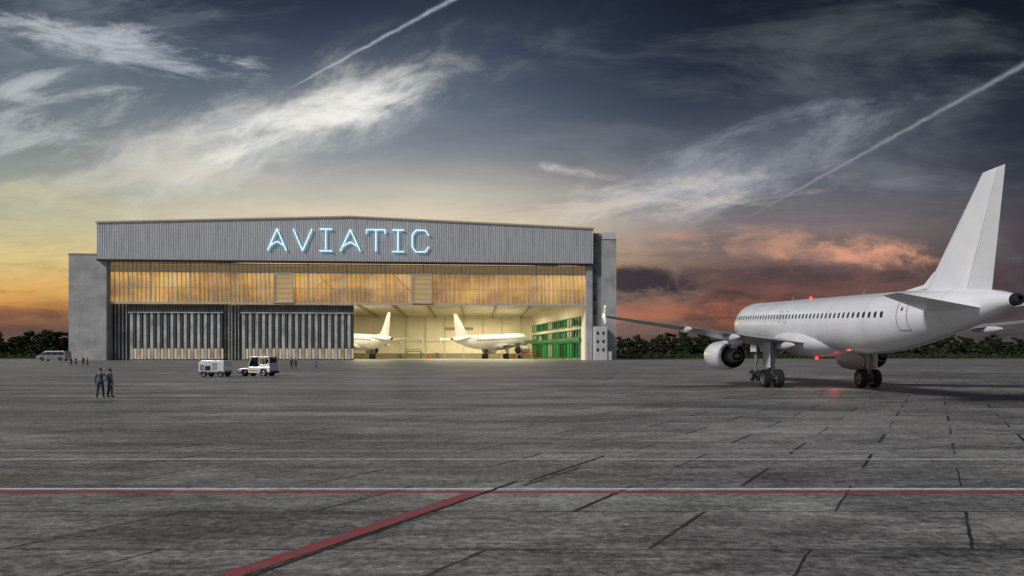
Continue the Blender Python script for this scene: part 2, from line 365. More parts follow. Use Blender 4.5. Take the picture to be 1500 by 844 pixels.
strip('red_line',(-60,11.87),(60,11.76),.14,.005,M_pr2,'thin worn red painted line')
strip('white_line',(-60,15.6),(60,15.35),.20,.005,M_pw2,'faded white painted line')
strip('white_line',(-60,16.9),(60,16.7),.12,.005,M_pw2,'faded white painted line')
strip('red_line',(-.75,11.66),(-6.2,2.7),.29,.009,M_pr,'wide red painted guide line')
strip('black_line',(.1,12.8),(-5.55,3.2),.08,.005,M_pb,'black border beside red guide line')
strip('black_line',(2.4,16.0),(.35,12.8),.07,.005,M_pb,'thin black painted line')

# ---------------------------------------------------------------- hangar
ANG=math.radians(3.55); Y0=282.0
def U(px): k=(px-750)/F; return k*Y0/(math.cos(ANG)-k*math.sin(ANG))
def Zp(px,py): return H+(HY-py)*(Y0+U(px)*math.sin(ANG))/F
hg=empty('hangar',(0,Y0,0),(0,0,ANG),label='huge grey metal-clad aircraft hangar with lit open doors',cat='hangar')
uL,uR,uC=U(148),U(867),(U(148)+U(867))/2
ZB,ZH=25.0,44.2
def topz(u): return 64.4-(abs(u-uC)/(uR-uC))*3.9
mb=MB(); n=int((uR-uL)/.5); n-=n%2
vs=[];fs=[]
for i in range(n+1):
    u=uL+(uR-uL)*i/n; v=-3.0 if i%2==0 else -2.88
    vs+= [(u,v,ZH),(u,v,topz(u)-.6)]
for i in range(n): fs.append((2*i,2*i+2,2*i+3,2*i+1))
mb.add(vs,fs)
mb.box(uL,uR,-2.65,0,ZH+.05,60.0)
mb.add([(uL,-2.6,60),(uC,-2.6,63.7),(uR,-2.6,60)],[(0,2,1)])
mk('cladding',mb,M_clad,hg)
mb=MB(); mb.box(uL-.2,uR+.2,-3.3,-.1,ZH-.7,ZH-.05); mk('trim',mb,M_darkmetal,hg)
mb=MB()
for a,b in((uL-.4,uC),(uC,uR+.4)):
    za,zb=topz(a)-.6,topz(b)-.6
    mb.add([(a,-3.5,za),(b,-3.5,zb),(b,.5,zb),(a,.5,za),(a,-3.5,za+.7),(b,-3.5,zb+.7),(b,.5,zb+.7),(a,.5,za+.7)],
      [(0,3,2,1),(4,5,6,7),(0,1,5,4),(1,2,6,5),(2,3,7,6),(3,0,4,7)])
mk('coping',mb,mat('warm_coping',(.5,.44,.32),.5),hg)
mb=MB(); mb.add([(uL,.5,60),(uC,.5,63.8),(uR,.5,60),(uR,118,60),(uC,118,63.8),(uL,118,60)],[(0,1,4,5),(1,2,3,4)])
mb.box(uL,uR,117,118,0,60); mb.box(uL,uL+.6,3,117,0,60)
mk('roof',mb,M_conc2,hg)
mb=MB(); mb.box(U(104),U(159),-1.6,30,0,46.2); mb.box(U(104)-.2,U(159)-.05,-1.8,30.2,46.2,46.8)
mk('wall',mb,M_conc,hg)
mb=MB(); mb.box(U(881),U(902),-1.2,40,0,56.2); mb.box(U(858),U(867),-1.6,3,0,ZH-.75)
mk('wall',mb,[M_conc],hg)
mb=MB(); mb.box(U(867)+.05,U(881)-.05,.2,40,0,58.7); mk('wall',mb,[M_conc2],hg)
mb=MB(); mb.box(U(881)+.4,U(902)-.2,-.6,30,56.2,59.0); mb.box(U(880.5),U(902)+.2,-1.5,-1.2,55.7,56.3)
mk('parapet',mb,M_pale,hg)
for py in (352,383,398,418,437,457):
    mb=MB(); z=Zp(872,py); mb.box(U(869.5),U(873.5),.02,.19,z-1.3,z+1.3,0); mb.box(U(869.3),U(873.7),.1,.19,z-1.5,z-1.35,1)
    mk('window',mb,[M_glassd,M_frame],hg)
mb=MB(); mb.box(U(868),U(886),-5,-1.7,0,Zp(868,479)); mb.box(U(886)+.05,U(893),-4.5,-1.7,0,Zp(868,515))
mk('annex',mb,M_pale,hg)
for py in(488,500,512):
    for q in((871,874),(879,882)):
        mb=MB(); z=Zp(868,py); mb.box(U(q[0]),U(q[1]),-5.12,-5.02,z-.9,z+.5); mk('window',mb,M_glassd,hg)
a0,a1=U(160),U(858)
mb=MB(); mb.box(a0,a1,1.0,1.4,ZB,ZH-.75); mk('glazing',mb,M_glaz,hg)
mb=MB()
N=int((a1-a0)/1.9)
for i in range(N+1):
    u=a0+(a1-a0)*i/N; w=.20 if i%9 else .5
    mb.box(u-w/2,u+w/2,.45 if i%9 else .2,.98,ZB+.4,ZH-.78)
for z,h,d in((ZB,.9,-.1),(39.0,.6,.1),(ZH-1.5,.5,.25),(32.3,.16,.6)):
    mb.box(a0,a1,d,.43 if d<.4 else .97,z,z+h)
mk('mullion',mb,M_frame,hg)
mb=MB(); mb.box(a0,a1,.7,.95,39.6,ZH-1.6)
mk('louvre',mb,mat('glowing_bronze_louvre',(.22,.18,.11),.5,nscale=.4,namt=.2,stretch=(4,1,.5),emit=(.55,.38,.17),estr=.22),hg)  # bronze louvre also glows: interior light painted on as faint emission
M_hatch=mat('glowing_hatch_panel',(.25,.2,.12),.5,emit=(.62,.40,.16),estr=.42)  # warm emission on the hatch fill imitates light from inside
for (p0,p1) in((401,430),(603,633)):
    mb=MB(); x0,x1=U(p0),U(p1); z0,z1=ZB+.6,39.2
    for q in((x0,x0+.5,z0,z1),(x1-.5,x1,z0,z1),(x0+.5,x1-.5,z0,z0+.5),(x0+.5,x1-.5,z1-.5,z1)): mb.box(q[0],q[1],-.6,.09,q[2],q[3],0)
    for k in range(1,6): mb.box(x0+.55,x1-.55,-.2,.05,z0+(z1-z0)*k/6-.08,z0+(z1-z0)*k/6+.08,0)
    mb.box(x0+.5,x1-.5,.06,.12,z0+.5,z1-.5,1)
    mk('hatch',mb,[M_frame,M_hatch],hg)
for (xa,xb) in((465,490),(545,520),(575,602)):
    mb=MB(); mb.tube((U(xa),.3,39),(U(xb),.3,ZB+6),.09,n=6); mk('brace',mb,M_doorp,hg)
# lower doors: folded-metal ribs reaching down to the sill, lit slots between them
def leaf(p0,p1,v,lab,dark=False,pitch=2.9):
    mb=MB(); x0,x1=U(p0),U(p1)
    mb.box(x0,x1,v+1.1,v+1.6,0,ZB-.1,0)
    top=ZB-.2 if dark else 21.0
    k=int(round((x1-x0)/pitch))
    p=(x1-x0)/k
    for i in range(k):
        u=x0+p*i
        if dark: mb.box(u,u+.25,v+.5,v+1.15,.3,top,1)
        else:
            b0,b1=u+.1,u+p*.62
            pl=[(b0,v+1.15),(b0+.35,v+.55),(b1-.25,v+.55),(b1,v+1.15)]
            mb.add([(a,c,.35) for a,c in pl]+[(a,c,top) for a,c in pl],[(0,1,5,4),(1,2,6,5),(2,3,7,6),(4,5,6,7),(3,2,1,0)],1)
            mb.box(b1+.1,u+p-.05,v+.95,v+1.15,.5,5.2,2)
            mb.box(b1+.35,b1+.6,v+.7,v+1.15,5.3,top,3)
    if not dark:
        mb.box(x0-.3,x1+.3,v-.0,v+1.15,top+.02,top+.45,1)
        for i in range(int((x1-x0)/1.2)): mb.box(x0+i*1.2,x0+i*1.2+.15,v+.8,v+1.15,top+.43,ZB-.2,3)
        mb.box(x0-.3,x1+.3,v-.1,v+1.15,-.0,.28,0)
    o=mk('door',mb,[M_doorp,M_fin,M_glowstrip,M_steel],hg); o["label"]=lab
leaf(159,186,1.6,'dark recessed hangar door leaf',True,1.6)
leaf(187,325,.6,'ribbed silver hangar door leaf with lit foot')
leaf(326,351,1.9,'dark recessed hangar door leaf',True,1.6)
leaf(352,517,.6,'ribbed silver hangar door leaf with lit foot')
# interior
D=108.0
xr0=U(857)
xr1=43/900.0*(Y0+D)
mb=MB(); mb.box(-128,xr1+1,D,D+1,0,31); mb.box(-128,-127,3,D,0,31)
mk('back_wall',mb,M_intwall,hg)
mb=MB(); mb.add([(-127,2.2,.02),(xr0,2.2,.02),(xr1,D,.02),(-127,D,.02)],[(0,1,2,3)]); mk('floor',mb,M_intfloor,hg)
CS=(26.6-30.5)/(D-1.8)
def cz(v): return 30.5+CS*(v-1.8)
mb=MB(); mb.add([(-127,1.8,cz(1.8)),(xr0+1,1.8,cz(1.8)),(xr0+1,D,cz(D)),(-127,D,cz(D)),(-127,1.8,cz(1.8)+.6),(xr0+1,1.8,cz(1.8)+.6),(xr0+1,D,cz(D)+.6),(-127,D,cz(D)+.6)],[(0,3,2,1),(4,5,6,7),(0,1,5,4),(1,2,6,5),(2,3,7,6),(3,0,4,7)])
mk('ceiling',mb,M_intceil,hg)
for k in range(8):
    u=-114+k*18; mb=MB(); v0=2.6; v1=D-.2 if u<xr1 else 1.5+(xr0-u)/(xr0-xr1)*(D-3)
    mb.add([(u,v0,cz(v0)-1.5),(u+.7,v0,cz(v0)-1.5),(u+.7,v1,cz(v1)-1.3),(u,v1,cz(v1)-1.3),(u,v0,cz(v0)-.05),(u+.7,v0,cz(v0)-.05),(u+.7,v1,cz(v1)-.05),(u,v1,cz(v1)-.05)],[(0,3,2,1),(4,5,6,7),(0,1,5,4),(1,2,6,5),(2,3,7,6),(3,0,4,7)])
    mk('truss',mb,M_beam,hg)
mb=MB(); 
for u in range(-60,20,12): mb.box(u,u+.5,D-.6,D-.02,0,26)
mb.box(-127,xr1,D-.5,D-.03,10.5,10.9); mb.box(-36,-18,D-.9,D-.1,18.0,19.6,1)
mb.box(-127,xr1,D-.55,D-.03,0,3.2,1)
mk('pilaster',mb,[mat('cream_trim',(.58,.52,.35),.7),mat('sign_grey',(.30,.27,.18),.6)],hg)
wl=math.hypot(xr1-xr0,D-1.5); wa=math.atan2(D-1.5,xr1-xr0)
mb=MB(); mb.box(0,wl,-1,-.2,0,31); rw=mk('side_wall',mb,M_intwall,hg,(xr0,1.5,0),(0,0,wa))
K=8
for i in range(K):
    x0=6+i*(wl-10)/K; x1=x0+(wl-10)/K-2.4
    for (z0,z1) in((.6,8.6),(10.2,14.6),(16.2,20.6)):
        mb=MB(); low=z0<9
        mb.box(x0,x1,-.1,.1,z0,z1,2 if low and i%2 else (3 if i%3==1 else 1))
        for q in((x0,x0+.6,z0,z1),(x1-.6,x1,z0,z1),(x0+.6,x1-.6,z0,z0+.4),(x0+.6,x1-.6,z1-.4,z1)): mb.box(q[0],q[1],.1,.6,q[2],q[3],0)
        xm=(x0+x1)/2; mb.box(xm-.2,xm+.2,.1,.5,z0+.4,z1-.4,0)
        mk('window',mb,[M_green,M_darkgreen,M_green2,M_frame],rw)
mb=MB(); mb.box(5,wl-3,-.15,1.2,9.0,9.8); mb.box(5,wl-3,1.1,1.2,9.8,10.9); mk('balcony',mb,M_green,rw)
def area(loc,sx,sy,p,col):
    l=bpy.data.lights.new('hangar_lamp','AREA'); l.shape='RECTANGLE'; l.size=sx;l.size_y=sy;l.energy=p;l.color=col
    o=bpy.data.objects.new('hangar_lamp',l); COL.objects.link(o); o.parent=hg; o.location=loc; return o
WC=(1,.88,.60)
area((-10,26,27.0),60,24,22000,WC); area((-15,76,25),60,30,27000,WC); area((-86,40,26.4),50,50,30000,WC)
# ---------------------------------------------------------------- sign
sg=empty('sign',(0,Y0,0),(0,0,ANG),label='glowing blue-white neon lettering on metal cladding',cat='sign')
LET={'A':[((0,0),(.5,1)),((.5,1),(1,0)),((.1,.2),(.5,.42)),((.5,.42),(.9,.2))],
'V':[((0,1),(.5,0)),((.5,0),(1,1))],
'I':[((.5,0),(.5,1)),((0,0),(1,0)),((0,1),(1,1))],
'T':[((.5,0),(.5,1)),((0,1),(1,1)),((0,1),(0,.82)),((1,1),(1,.82))],
'C':[((1,.76),(.78,1)),((.78,1),(.22,1)),((.22,1),(0,.76)),((0,.76),(0,.24)),((0,.24),(.22,0)),((.22,0),(.78,0)),((.78,0),(1,.24))]}
for ch,p0,p1 in(('A',396,423),('V',433,460),('I',471,489),('A',501,530),('T',539,566),('I',576,593),('C',605,629)):
    x0,x1=U(p0),U(p1); z0,z1=Zp(515,370),Zp(515,338.5)
    mb=MB()
    for a,b in LET[ch]:
        A=(x0+(x1-x0)*a[0],-3.75,z0+(z1-z0)*a[1]);B=(x0+(x1-x0)*b[0],-3.75,z0+(z1-z0)*b[1])
        mb.tube(A,B,.23,n=8,m=0)
        mb.tube((A[0],-3.42,A[2]),(B[0],-3.42,B[2]),.15,n=6,m=1)  # unseen blue tube added behind each stroke to tint the cladding
    mk('letter',mb,[M_neon,M_neonb],sg)

# ---------------------------------------------------------------- airliner
def catmull(st,y):
    for i in range(len(st)-1):
        if st[i][0]>=y>=st[i+1][0]:
            t=(st[i][0]-y)/(st[i][0]-st[i+1][0]); 
            p0=st[max(i-1,0)];p1=st[i];p2=st[i+1];p3=st[min(i+2,len(st)-1)]
            r=[]
            for k in range(1,4):
                h=p1[0]-p2[0]
                m1=0 if p0 is p1 else (p2[k]-p0[k])/(p0[0]-p2[0])*h
                m2=0 if p3 is p2 else (p3[k]-p1[k])/(p1[0]-p3[0])*h
                if p1[k]==p2[k]: m1=m2=0
                t2=t*t;t3=t2*t
                r.append((2*t3-3*t2+1)*p1[k]+(t3-2*t2+t)*m1+(-2*t3+3*t2)*p2[k]+(t3-t2)*m2)
            return r
    return list(st[-1][1:])
FS=[(17.7,.06,-.55,-.66),(17.45,.42,-.15,-.98),(16.8,.88,.35,-1.38),(15.9,1.28,.92,-1.68),(14.9,1.62,1.5,-1.88),(13.8,1.85,1.9,-2.0),(12.3,1.975,2.07,-2.07),
 (-6.5,1.975,2.07,-2.07),(-9,1.93,2.07,-1.86),(-12,1.72,2.06,-1.3),(-15,1.30,2.0,-.50),(-17.2,.84,1.86,.15),(-18.6,.48,1.66,.72),(-19.25,.30,1.5,.92)]
SL=.05; ZC=5.04
def zc(y): return ZC+SL*y
def hull(y,dz,off=0.02):
    hw,tp,bt=catmull(FS,y); c=(tp+bt)/2; hh=(tp-bt)/2
    q=max(-.98,min(.98,(dz-c)/hh)); return hw*math.sqrt(1-q*q)+off
def airfoil(le,ch,x,z,th,vert=False,cut=(0,1)):
    xs=[0,.015,.06,.18,.38,.6,.8,1.0]
    T=[0,.22,.4,.5,.48,.36,.2,.015]
    a,b=cut
    xs2=[a+(b-a)*i/8 for i in range(9)] if cut!=(0,1) else xs
    def tt(q):
        for i in range(len(xs)-1):
            if xs[i]<=q<=xs[i+1]: return T[i]+(T[i+1]-T[i])*(q-xs[i])/(xs[i+1]-xs[i])
        return .015
    up=[(q,tt(q)*th*ch) for q in xs2]; 
    if vert:
        return [(x+h,le-q*ch,z) for q,h in up]+[(x-h,le-q*ch,z) for q,h in reversed(up)]
    return [(x,le-q*ch,z+h*1.1) for q,h in up]+[(x,le-q*ch,z-h*.8) for q,h in reversed(up)]
def wheel(name,parent,c,r,w):
    mb=MB()
    mb.rev([(-w/2+.02,r*.55,1),(-w/2,r*.62,0),(-w/2,r*.85,0),(-w/2+.06,r*.97,0),(-.02,r,0),(.02,r,0),(w/2-.06,r*.97,0),(w/2,r*.85,0),(w/2,r*.62,0),(w/2-.02,r*.55,1),(w/2-.08,r*.5,1),(w/2-.06,r*.2,1),(w/2,.01,1)],(0,0,0),24,axis='x')
    mb.rev([(-w/2+.02,r*.55,1),(-w/2+.1,r*.5,1),(-w/2+.06,r*.2,1),(-w/2,.01,1)],(0,0,0),24,axis='x')
    return mk(name,mb,[M_tyre,M_rim],parent,c,smooth=True)
M_seam=mat('soft_seam',(.42,.43,.45),.6)
def airliner(loc,rotz,scale,label,detail=True):
    root=empty('airliner',loc,(0,0,rotz),label=label,cat='airplane',scale=scale)
    mb=MB(); ys=[17.7,17.6,17.45,17.2,16.8,16.3,15.9,15.4,14.9,14.3,13.8,13,12.3]+[12.3-i*1.0 for i in range(1,19)]+[-6.5,-7.5,-8.2,-9,-10,-11,-12,-13,-14,-15,-16,-16.6,-17.2,-17.8,-18.2,-18.6,-19.25]
    rings=[]
    for y in ys:
        hw,tp,bt=catmull(FS,y); c=(tp+bt)/2;hh=(tp-bt)/2
        rings.append([(hw*math.cos(a),y,zc(y)+c+hh*math.sin(a)) for a in [2*math.pi*i/40 for i in range(40)]])
    mb.loft(rings)
    fus=mk('fuselage',mb,M_white,root,smooth=True)
    mb=MB(); y=-19.25; c=zc(y)+1.21; mb.rev([(.0,.31),(-.2,.29),(-.3,.24),(-.3,.17),(.2,.15)],(0,y-.002,c),24); mk('exhaust',mb,M_darkmetal,fus,smooth=True)
    mb=MB(); rings=[]
    for i in range(17):
        t=i/16; y=7.2-t*12.4; s=math.sin(math.pi*min(max(t,.0),1))**.5 if 0<t<1 else .02
        cz_=zc(y)-1.35
        rings.append([(2.2*s*math.cos(a),y,cz_+1.28*s*math.sin(a)) for a in [2*math.pi*k/28 for k in range(28)]])
    mb.loft(rings); mk('belly_fairing',mb,M_white2,fus,smooth=True)
    if detail:
        n=41
        for sx in(-1,1):
            for i in range(n):
                y=12.5-i*.595; 
                d=.62
                o=MB(); ring=[]
                for k in range(10):
                    a=2*math.pi*k/10; yy=.14*math.copysign(abs(math.cos(a))**.7,math.cos(a)); dz=.2*math.copysign(abs(math.sin(a))**.7,math.sin(a))
                    ring.append((sx*hull(y+yy,d+dz,.012),yy,dz))
                o.add(ring,[tuple(range(10))])
                mk('window',o,M_glassd,fus,(0,y,zc(y)+d),recalc=False)
        def door(y,w,z0,z1,nm,th=.02,port=True):
            for sx in(-1,1):
                o=MB(); 
                def edge(a,b):
                    st=8
                    for k in range(st):
                        ya,za=a[0]+(b[0]-a[0])*k/st,a[1]+(b[1]-a[1])*k/st; yb,zb=a[0]+(b[0]-a[0])*(k+1)/st,a[1]+(b[1]-a[1])*(k+1)/st
                        if abs(b[0]-a[0])>abs(b[1]-a[1]): dy,dz=0,th
                        else: dy,dz=th,0
                        q=[(ya-dy,za-dz),(yb-dy,zb-dz),(yb+dy,zb+dz),(ya+dy,za+dz)]
                        o.add([(sx*hull(p[0],p[1],.016),p[0],zc(p[0])+p[1]) for p in q],[(0,1,2,3)],0)
                edge((y-w/2,z0),(y-w/2,z1));edge((y+w/2,z0),(y+w/2,z1));edge((y-w/2,z0),(y+w/2,z0));edge((y-w/2,z1),(y+w/2,z1))
                if port:
                    zz=z0+(z1-z0)*.7; q=[(y-.07,zz-.1),(y+.07,zz-.1),(y+.07,zz+.1),(y-.07,zz+.1)]
                    o.add([(sx*hull(p[0],p[1],.018),p[0],zc(p[0])+p[1]) for p in q],[(0,1,2,3)],1)
                mk('door',o,[M_line,M_glassd],fus,recalc=False)
        door(-13.0,.80,-.35,1.45,'door'); door(13.6,.85,-.7,1.2,'door'); door(3.0,.5,.1,1.05,'door',.015,False); door(1.9,.5,.1,1.05,'door',.015,False)
        o=MB()
        for sx in(-1,1):
            for (ya,yb) in((15.9,15.2),(15.1,14.5)):
                q=[(ya,.35),(yb,.45),(yb,.95),(ya-.1,.8)]
                o.add([(sx*hull(p[0],p[1],.02),p[0],zc(p[0])+p[1]) for p in q],[(0,1,2,3)])
        mk('windscreen',o,M_glassd,fus,recalc=False)
        for y in(9.5,6.0,-1.0,-5.0,-9.5,-15.6):
            o=MB()
            hw,tp,bt=catmull(FS,y); c=(tp+bt)/2;hh=(tp-bt)/2
            Rg=[[((hw+.006)*math.cos(a),y+e,zc(y)+c+(hh+.006)*math.sin(a)) for a in [2*math.pi*i/40 for i in range(40)]] for e in(-.012,.012)]
            o.loft(Rg,0,False)
            mk('seam',o,M_seam,fus,recalc=False)
        for nm,p in(('beacon',(0,1.5,zc(1.5)+2.12)),('beacon',(0,.5,zc(.5)-2.72))):
            o=MB(); o.rev([(-.08,.11),(0,.11),(.1,.08),(.12,.01)],p,12,axis='z'); 
            mk(nm,o,M_redlamp,fus,smooth=True)
        for pl in([(5,zc(5)+2.02),(4.6,zc(5)+2.02),(4.55,zc(5)+2.4),(4.75,zc(5)+2.4)],[(-6,zc(-6)+2.02),(-6.5,zc(-6)+2.02),(-6.5,zc(-6)+2.42),(-6.3,zc(-6)+2.42)],[(-6,zc(-6)-2.02),(-6.4,zc(-6)-2.02),(-6.5,zc(-6)-2.4),(-6.3,zc(-6)-2.4)]):
            o=MB(); o.prism(pl,-.03,.03); mk('antenna',o,M_line,fus)
    else:
        o=MB()
        for sx in(-1,1):
            for i in range(40):
                y=12.5-i*.595;d=.6
                q=[(y-.14,d-.2),(y+.14,d-.2),(y+.14,d+.2),(y-.14,d+.2)]
                o.add([(sx*hull(p[0],p[1],.02),p[0],zc(p[0])+p[1]) for p in q],[(0,1,2,3)])
        w=mk('window',o,M_glassd,fus,recalc=False)
    def fl(z):
        t=(z-6.0)/(12.0-6.0); return -12.45+t*(-17.15+12.45), (5.35)*(1-t)+1.5*t
    for nm,cut,mm in(('fin',(0,.70),M_white),('rudder',(.708,1),M_white2)):
        mb=MB(); R=[]
        for z in(5.6,6.6,8,10,11.7,11.95,12.02):
            le,ch=fl(z); R.append(airfoil(le,ch,0,z,.10 if z<11.8 else (.07 if z<12 else .02),True,cut))
        mb.loft(R); mk(nm,mb,mm,root,smooth=True)
    mb=MB(); mb.loft([[( s*.05,y,z) for s,y,z in((1,-10.2,6.5),(1,-13.5,6.5),(-1,-13.5,6.5),(-1,-10.2,6.5))],[(s*.02,y,z) for s,y,z in((1,-12.6,6.75),(1,-13.5,7.4),(-1,-13.5,7.4),(-1,-12.6,6.75))]])
    mk('dorsal_fin',mb,M_white,root,smooth=True)
    for sx in(-1,1):
        mb=MB(); mb.loft([airfoil(-13.9,3.9,sx*.4,4.98,.085),airfoil(-14.5,3.5,sx*1.2,5.08,.08),airfoil(-17.3,1.45,sx*5.15,5.66,.07),airfoil(-17.5,1.15,sx*5.3,5.68,.025)])
        mk('tailplane',mb,M_tail,root,smooth=True)
        mb=MB(); st=[(1.0,6.3,8.0,3.45,.14),(2.2,5.5,7.0,3.55,.13),(6.4,3.2,4.95,4.05,.115),(11.5,.5,3.2,4.75,.105),(17.4,-2.4,1.6,5.46,.10),(17.6,-2.6,1.3,5.49,.04)]
        mb.loft([airfoil(le,ch,sx*x,z,th) for x,le,ch,z,th in st]); wg=mk('wing',mb,M_wing,root,smooth=True)
        wp=((-2.6,5.49),(-3.6,6.2),(-4.3,6.25),(-4.0,5.49),(-4.2,4.89),(-3.7,4.89))
        mb=MB(); mb.loft([[(sx*17.6-.04,y,z) for y,z in wp],[(sx*17.6+.04,y,z) for y,z in wp]])
        mk('winglet',mb,M_white,wg)
        for x,ty,z,s in((3.4,-1.9,3.35,1.0),(7.6,-2.2,3.95,1.0),(11.3,-3.0,4.52,.85)):
            mb=MB(); R=[]
            for i in range(9):
                t=i/8; r=.26*s*math.sin(math.pi*(.06+.9*t))**.7; y=ty+2.4*s-t*3.6*s
                R.append([(sx*x+r*.8*math.cos(a),y,z-.05*(1-t)+r*1.1*math.sin(a)) for a in [2*math.pi*k/12 for k in range(12)]])
            mb.loft(R); mk('flap_fairing',mb,M_white2,wg,smooth=True)
        en=empty('engine',(sx*5.95,0,2.52),parent=root)
        mb=MB(); mb.rev([(6.2,.82,1),(6.85,.92,1),(7.05,1.0,1),(7.1,1.08,1),(7.0,1.17,1),(6.75,1.22,0),(6.0,1.28,0),(5.0,1.28,0),(4.0,1.2,0),(3.0,1.06,0),(2.7,1.01,2),(2.7,.97,2),(3.2,.98,2),(4.2,1.0,2),(4.3,.4,2)],n=36)
        mk('nacelle',mb,[M_white,M_chrome,M_darkmetal],en,smooth=True)
        mb=MB(); mb.rev([(4.3,.74,0),(3.2,.72,0),(2.2,.55,0),(1.7,.46,0),(1.7,.42,1),(2.2,.4,1),(2.2,.3,1)],n=28); mb.rev([(2.2,.32,0),(1.6,.22,0),(1.0,.03,0)],n=20)
        mk('exhaust_nozzle',mb,[M_steel,M_darkmetal],en,smooth=True)
        mb=MB(); mb.rev([(6.3,.84,0),(6.28,.25,0),(6.6,.12,1),(6.8,.01,1)],n=28); mk('fan',mb,[M_darkmetal,M_rim],en,smooth=True)
        mb=MB(); mb.loft([[(-.12,6.2,1.2),(.12,6.2,1.2),(.18,1.2,1.5),(-.18,1.2,1.5)],[(-.2,5.6,1.0),(.2,5.6,1.0),(.2,2.3,.6),(-.2,2.3,.6)]]); mb.box(-.15,.15,1.0,4.0,1.0,1.6)
        mk('pylon',mb,M_white2,en)
        gx=sx*3.8
        ge=empty('landing_gear',(gx,0,0),parent=root)
        mb=MB(); mb.tube((0,0,.72),(0,0,2.1),.15,n=12); mb.tube((0,0,2.0),(0,.1,3.7),.27,n=12,m=1); mb.tube((-.7,0,.72),(.7,0,.72),.15,n=10)
        mb.tube((0,0,2.3),(-sx*1.3,.1,3.2),.12,n=8,m=1); mb.tube((0,.15,1.0),(0,.55,1.6),.08,n=8);mb.tube((0,.55,1.6),(0,.15,2.2),.08,n=8)
        mb.tube((.16,-.16,.9),(.2,-.2,3.2),.04,n=6,m=1)
        mb.box(sx*.36,sx*.42,-.6,.7,1.6,3.6,2)
        mk('strut',mb,[M_steel,M_steel,M_white2],ge,smooth=True)
        for dx in(-.5,.5): wheel('wheel',ge,(dx,0,.74),.74,.52)
    ge=empty('landing_gear',(-.25,12.7,0),parent=root)
    mb=MB(); mb.tube((0,0,.52),(.1,.1,2.2),.10,n=10); mb.tube((.1,.08,1.8),(.25,.15,3.9),.19,n=10,m=1); mb.tube((-.4,0,.52),(.4,0,.52),.09,n=8); mb.tube((.1,.1,2.2),(.25,1.1,3.7),.09,n=8)
    for s in(-1,1): mb.box(.25+s*.5-.02,.25+s*.5+.02,-.9,.6,2.9,3.8,2)
    mk('strut',mb,[M_steel,M_steel,M_white2],ge,smooth=True)
    for dx in(-.32,.32): wheel('wheel',ge,(dx,0,.54),.54,.34)
    return root
PXO,PYO=24.5,48.9
air=airliner((PXO,PYO,0),math.radians(-.65),1.0,'white twin-engine airliner parked on apron, seen from behind')
l=bpy.data.lights.new('beacon_light','POINT'); l.energy=22; l.color=(1,.05,.03); l.shadow_soft_size=.12
lo=bpy.data.objects.new('beacon_light',l); COL.objects.link(lo); lo.location=(PXO+.3,PYO-1.6,1.1)
def at(px,dep): return ((px-750)/F*dep,dep)
x,y=at(726,350); airliner((x,y,.03),math.radians(-35),1.97,'white airliner under maintenance inside the lit hangar',False)
x,y=at(527,338); airliner((x,y,.03),math.radians(38),1.97,'white airliner partly hidden behind hangar door',False)
# ---------------------------------------------------------------- hangar props
def stand(px,dep,w,h,m,label,name,cat):
    x,y=at(px,dep); r=empty(name,(x,y,.03),label=label,cat=cat)
    mb=MB()
    for sx in(-1,1):
        for sy in(-1,1): mb.tube((sx*w/2,sy*2,0),(sx*w/2,sy*2,h),.22,n=6)
    mb.box(-w/2-.2,w/2+.2,-2.2,2.2,h,h+.4); mb.box(-w/2,w/2,-1.9,1.9,h*.45,h*.45+.3)
    for sy in(-2.1,2.1):
        mb.tube((-w/2,sy,h+1.6),(w/2,sy,h+1.6),.15,n=6)
        for k in range(5): mb.tube((-w/2+w*k/4,sy,h+.3),(-w/2+w*k/4,sy,h+1.6),.1,n=6)
    mb.tube((w/2,0,h),(w/2+h*.9,0,.2),.25,n=6)
    mk('frame',mb,m,r)
stand(776,345,8,3.4,M_red,'red steel maintenance platform on hangar floor','work_platform','platform')
stand(606,375,9,4.0,mat('green_grey',(.10,.2,.08),.6),'green steel work platform by back wall','work_platform','platform')
for px,dep,w,h in((630,380,3,2.4),(640,380,2,3.4),(752,370,3,2.6),(585,380,2.4,3.0)):
    x,y=at(px,dep); mb=MB(); mb.box(-w/2,w/2,-1,1,.3,h)
    for k in range(3): mb.box(-w/2+.1,w/2-.1,-1.06,-1.01,.4+(h-.4)*k/3,.3+(h-.4)*(k+1)/3,1)
    for sx in(-1,1): mb.tube((sx*w*.4,-.8,.15),(sx*w*.4,.8,.15),.16,n=8,m=2)
    o=mk('tool_cabinet',mb,[M_darkmetal,M_orange if w==3 else M_steel,M_tyre],None,(x,y,.03)); tag(o,'metal tool cabinet on castors by hangar wall','cabinet','tool cabinets in the hangar')

